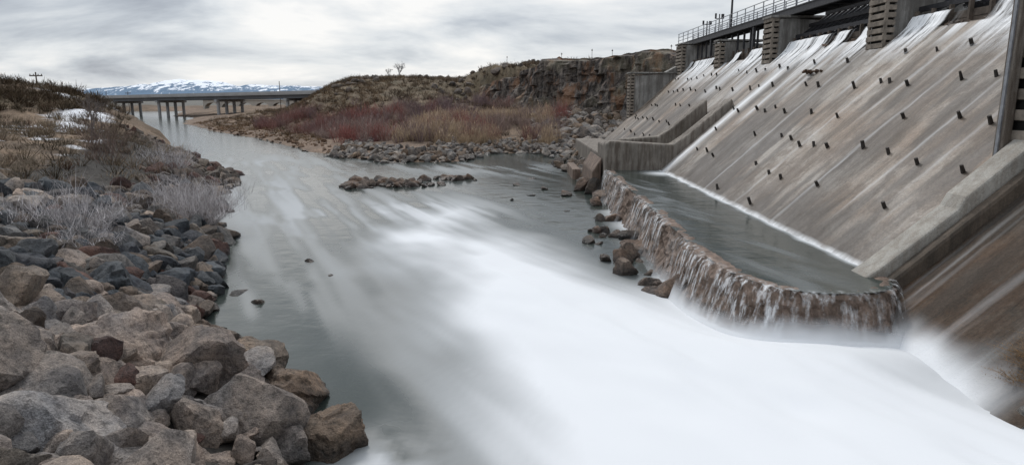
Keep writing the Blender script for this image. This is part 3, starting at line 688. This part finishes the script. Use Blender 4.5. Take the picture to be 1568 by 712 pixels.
env=np.exp(-((X+1480)/300)**2)*.95+.5*np.exp(-((X+950)/260)**2)+.35*np.exp(-((X+2000)/300)**2)+.1
pk=1-np.abs(2*fbm(X*.0055,Y*.004,802,6)-1);ridge=fbm(X*.003,Y*.002,801,6)
Zm=(12+100*env*(ridge*.4+pk*.6))*sst(2700,3150,Y)*sst(3700,3300,Y)*sst(-2800,-2300,X)*sst(-250,-600,X)
t=NT('snowy_mountain');f=t.noise(t.pos((.03,.012,.05)),1.,5,.75);zz=t.n('ShaderNodeSeparateXYZ',{'Vector':t.pos()}).outputs[2]
m=t.math('ADD',t.math('MULTIPLY',zz,.007),t.math('MULTIPLY',f,1.8))
t.set(t.b,'Base Color',t.mix(t.ramp(t.math('SUBTRACT',m,.85),[(.42,0.),(.52,1.)]),(.12,.19,.28),(.82,.86,.92)));t.set(t.b,'Roughness',1.)
mk('mountain_range',np.stack([X,Y,Zm],-1).reshape(-1,3),grid_faces(420,110),t.m,smooth=True)

# ---------------------------------------------------------------- world, sun, camera
w=bpy.data.worlds.new('sky');scene.world=w;w.use_nodes=True;nt=w.node_tree;nt.nodes.clear()
class WN(NT):
    def __init__(s):s.t=nt
q=WN();el,az=math.radians(48),math.radians(-20)
sk=q.n('ShaderNodeTexSky',sky_type='NISHITA',sun_disc=False,sun_elevation=el,sun_rotation=az)
bg1=q.n('ShaderNodeBackground',{'Color':sk.outputs[0],'Strength':.1})
d=q.n('ShaderNodeTexCoord').outputs['Generated'];sp=q.n('ShaderNodeSeparateXYZ',{'Vector':d})
zp=q.math('MAXIMUM',sp.outputs[2],0.)
zc=q.math('ADD',zp,.22)
cv=q.n('ShaderNodeCombineXYZ',{'X':q.math('DIVIDE',sp.outputs[0],zc),'Y':q.math('DIVIDE',sp.outputs[1],zc),'Z':0.}).outputs[0]
mp=q.n('ShaderNodeMapping',{'Vector':cv,'Rotation':(0,0,.6),'Scale':(.75,1.0,1),'Location':(3.1,1.7,0)}).outputs[0]
n1=q.n('ShaderNodeTexNoise',{'Vector':mp,'Scale':1.15,'Detail':7.,'Roughness':.55,'Distortion':.3}).outputs['Fac']
nrm=q.n('ShaderNodeVectorMath',operation='DOT_PRODUCT');nt.links.new(d,nrm.inputs[0]);nrm.inputs[1].default_value=Vector((-.2,.97,.17)).normalized()
gl=q.math('POWER',q.math('MAXIMUM',nrm.outputs['Value'],0.),22.)
val=q.math('ADD',q.math('MULTIPLY',gl,.27),q.math('SUBTRACT',q.math('MULTIPLY',n1,1.9),.49))
cc=q.ramp(val,[(.24,(.33,.36,.42)),(.42,(.53,.57,.625)),(.58,(.75,.78,.81)),(.78,(.98,.97,.955))])
bg2=q.n('ShaderNodeBackground',{'Color':cc,'Strength':q.math('ADD',1.0,q.math('MULTIPLY',q.math('MAXIMUM',q.math('SUBTRACT',zp,.3),0.),1.2))})
ms=q.n('ShaderNodeMixShader',{'Fac':.93});nt.links.new(bg1.outputs[0],ms.inputs[1]);nt.links.new(bg2.outputs[0],ms.inputs[2])
wo=q.n('ShaderNodeOutputWorld');nt.links.new(ms.outputs[0],wo.inputs[0])
sl=bpy.data.lights.new('sun','SUN');sl.energy=1.4;sl.angle=math.radians(12);sl.color=(1,.96,.91)
so=bpy.data.objects.new('sun',sl);scene.collection.objects.link(so)
dirv=Vector((math.sin(az)*math.cos(el),math.cos(az)*math.cos(el),math.sin(el)));so.rotation_euler=dirv.to_track_quat('Z','Y').to_euler()
cam=bpy.data.cameras.new('camera');cam.sensor_width=36;cam.lens=36*1022/1568;cam.clip_end=12000;cam.clip_start=.1
co=bpy.data.objects.new('camera',cam);scene.collection.objects.link(co);co.location=(0,0,6);co.rotation_euler=(math.radians(90-11.3),0,0)
scene.camera=co
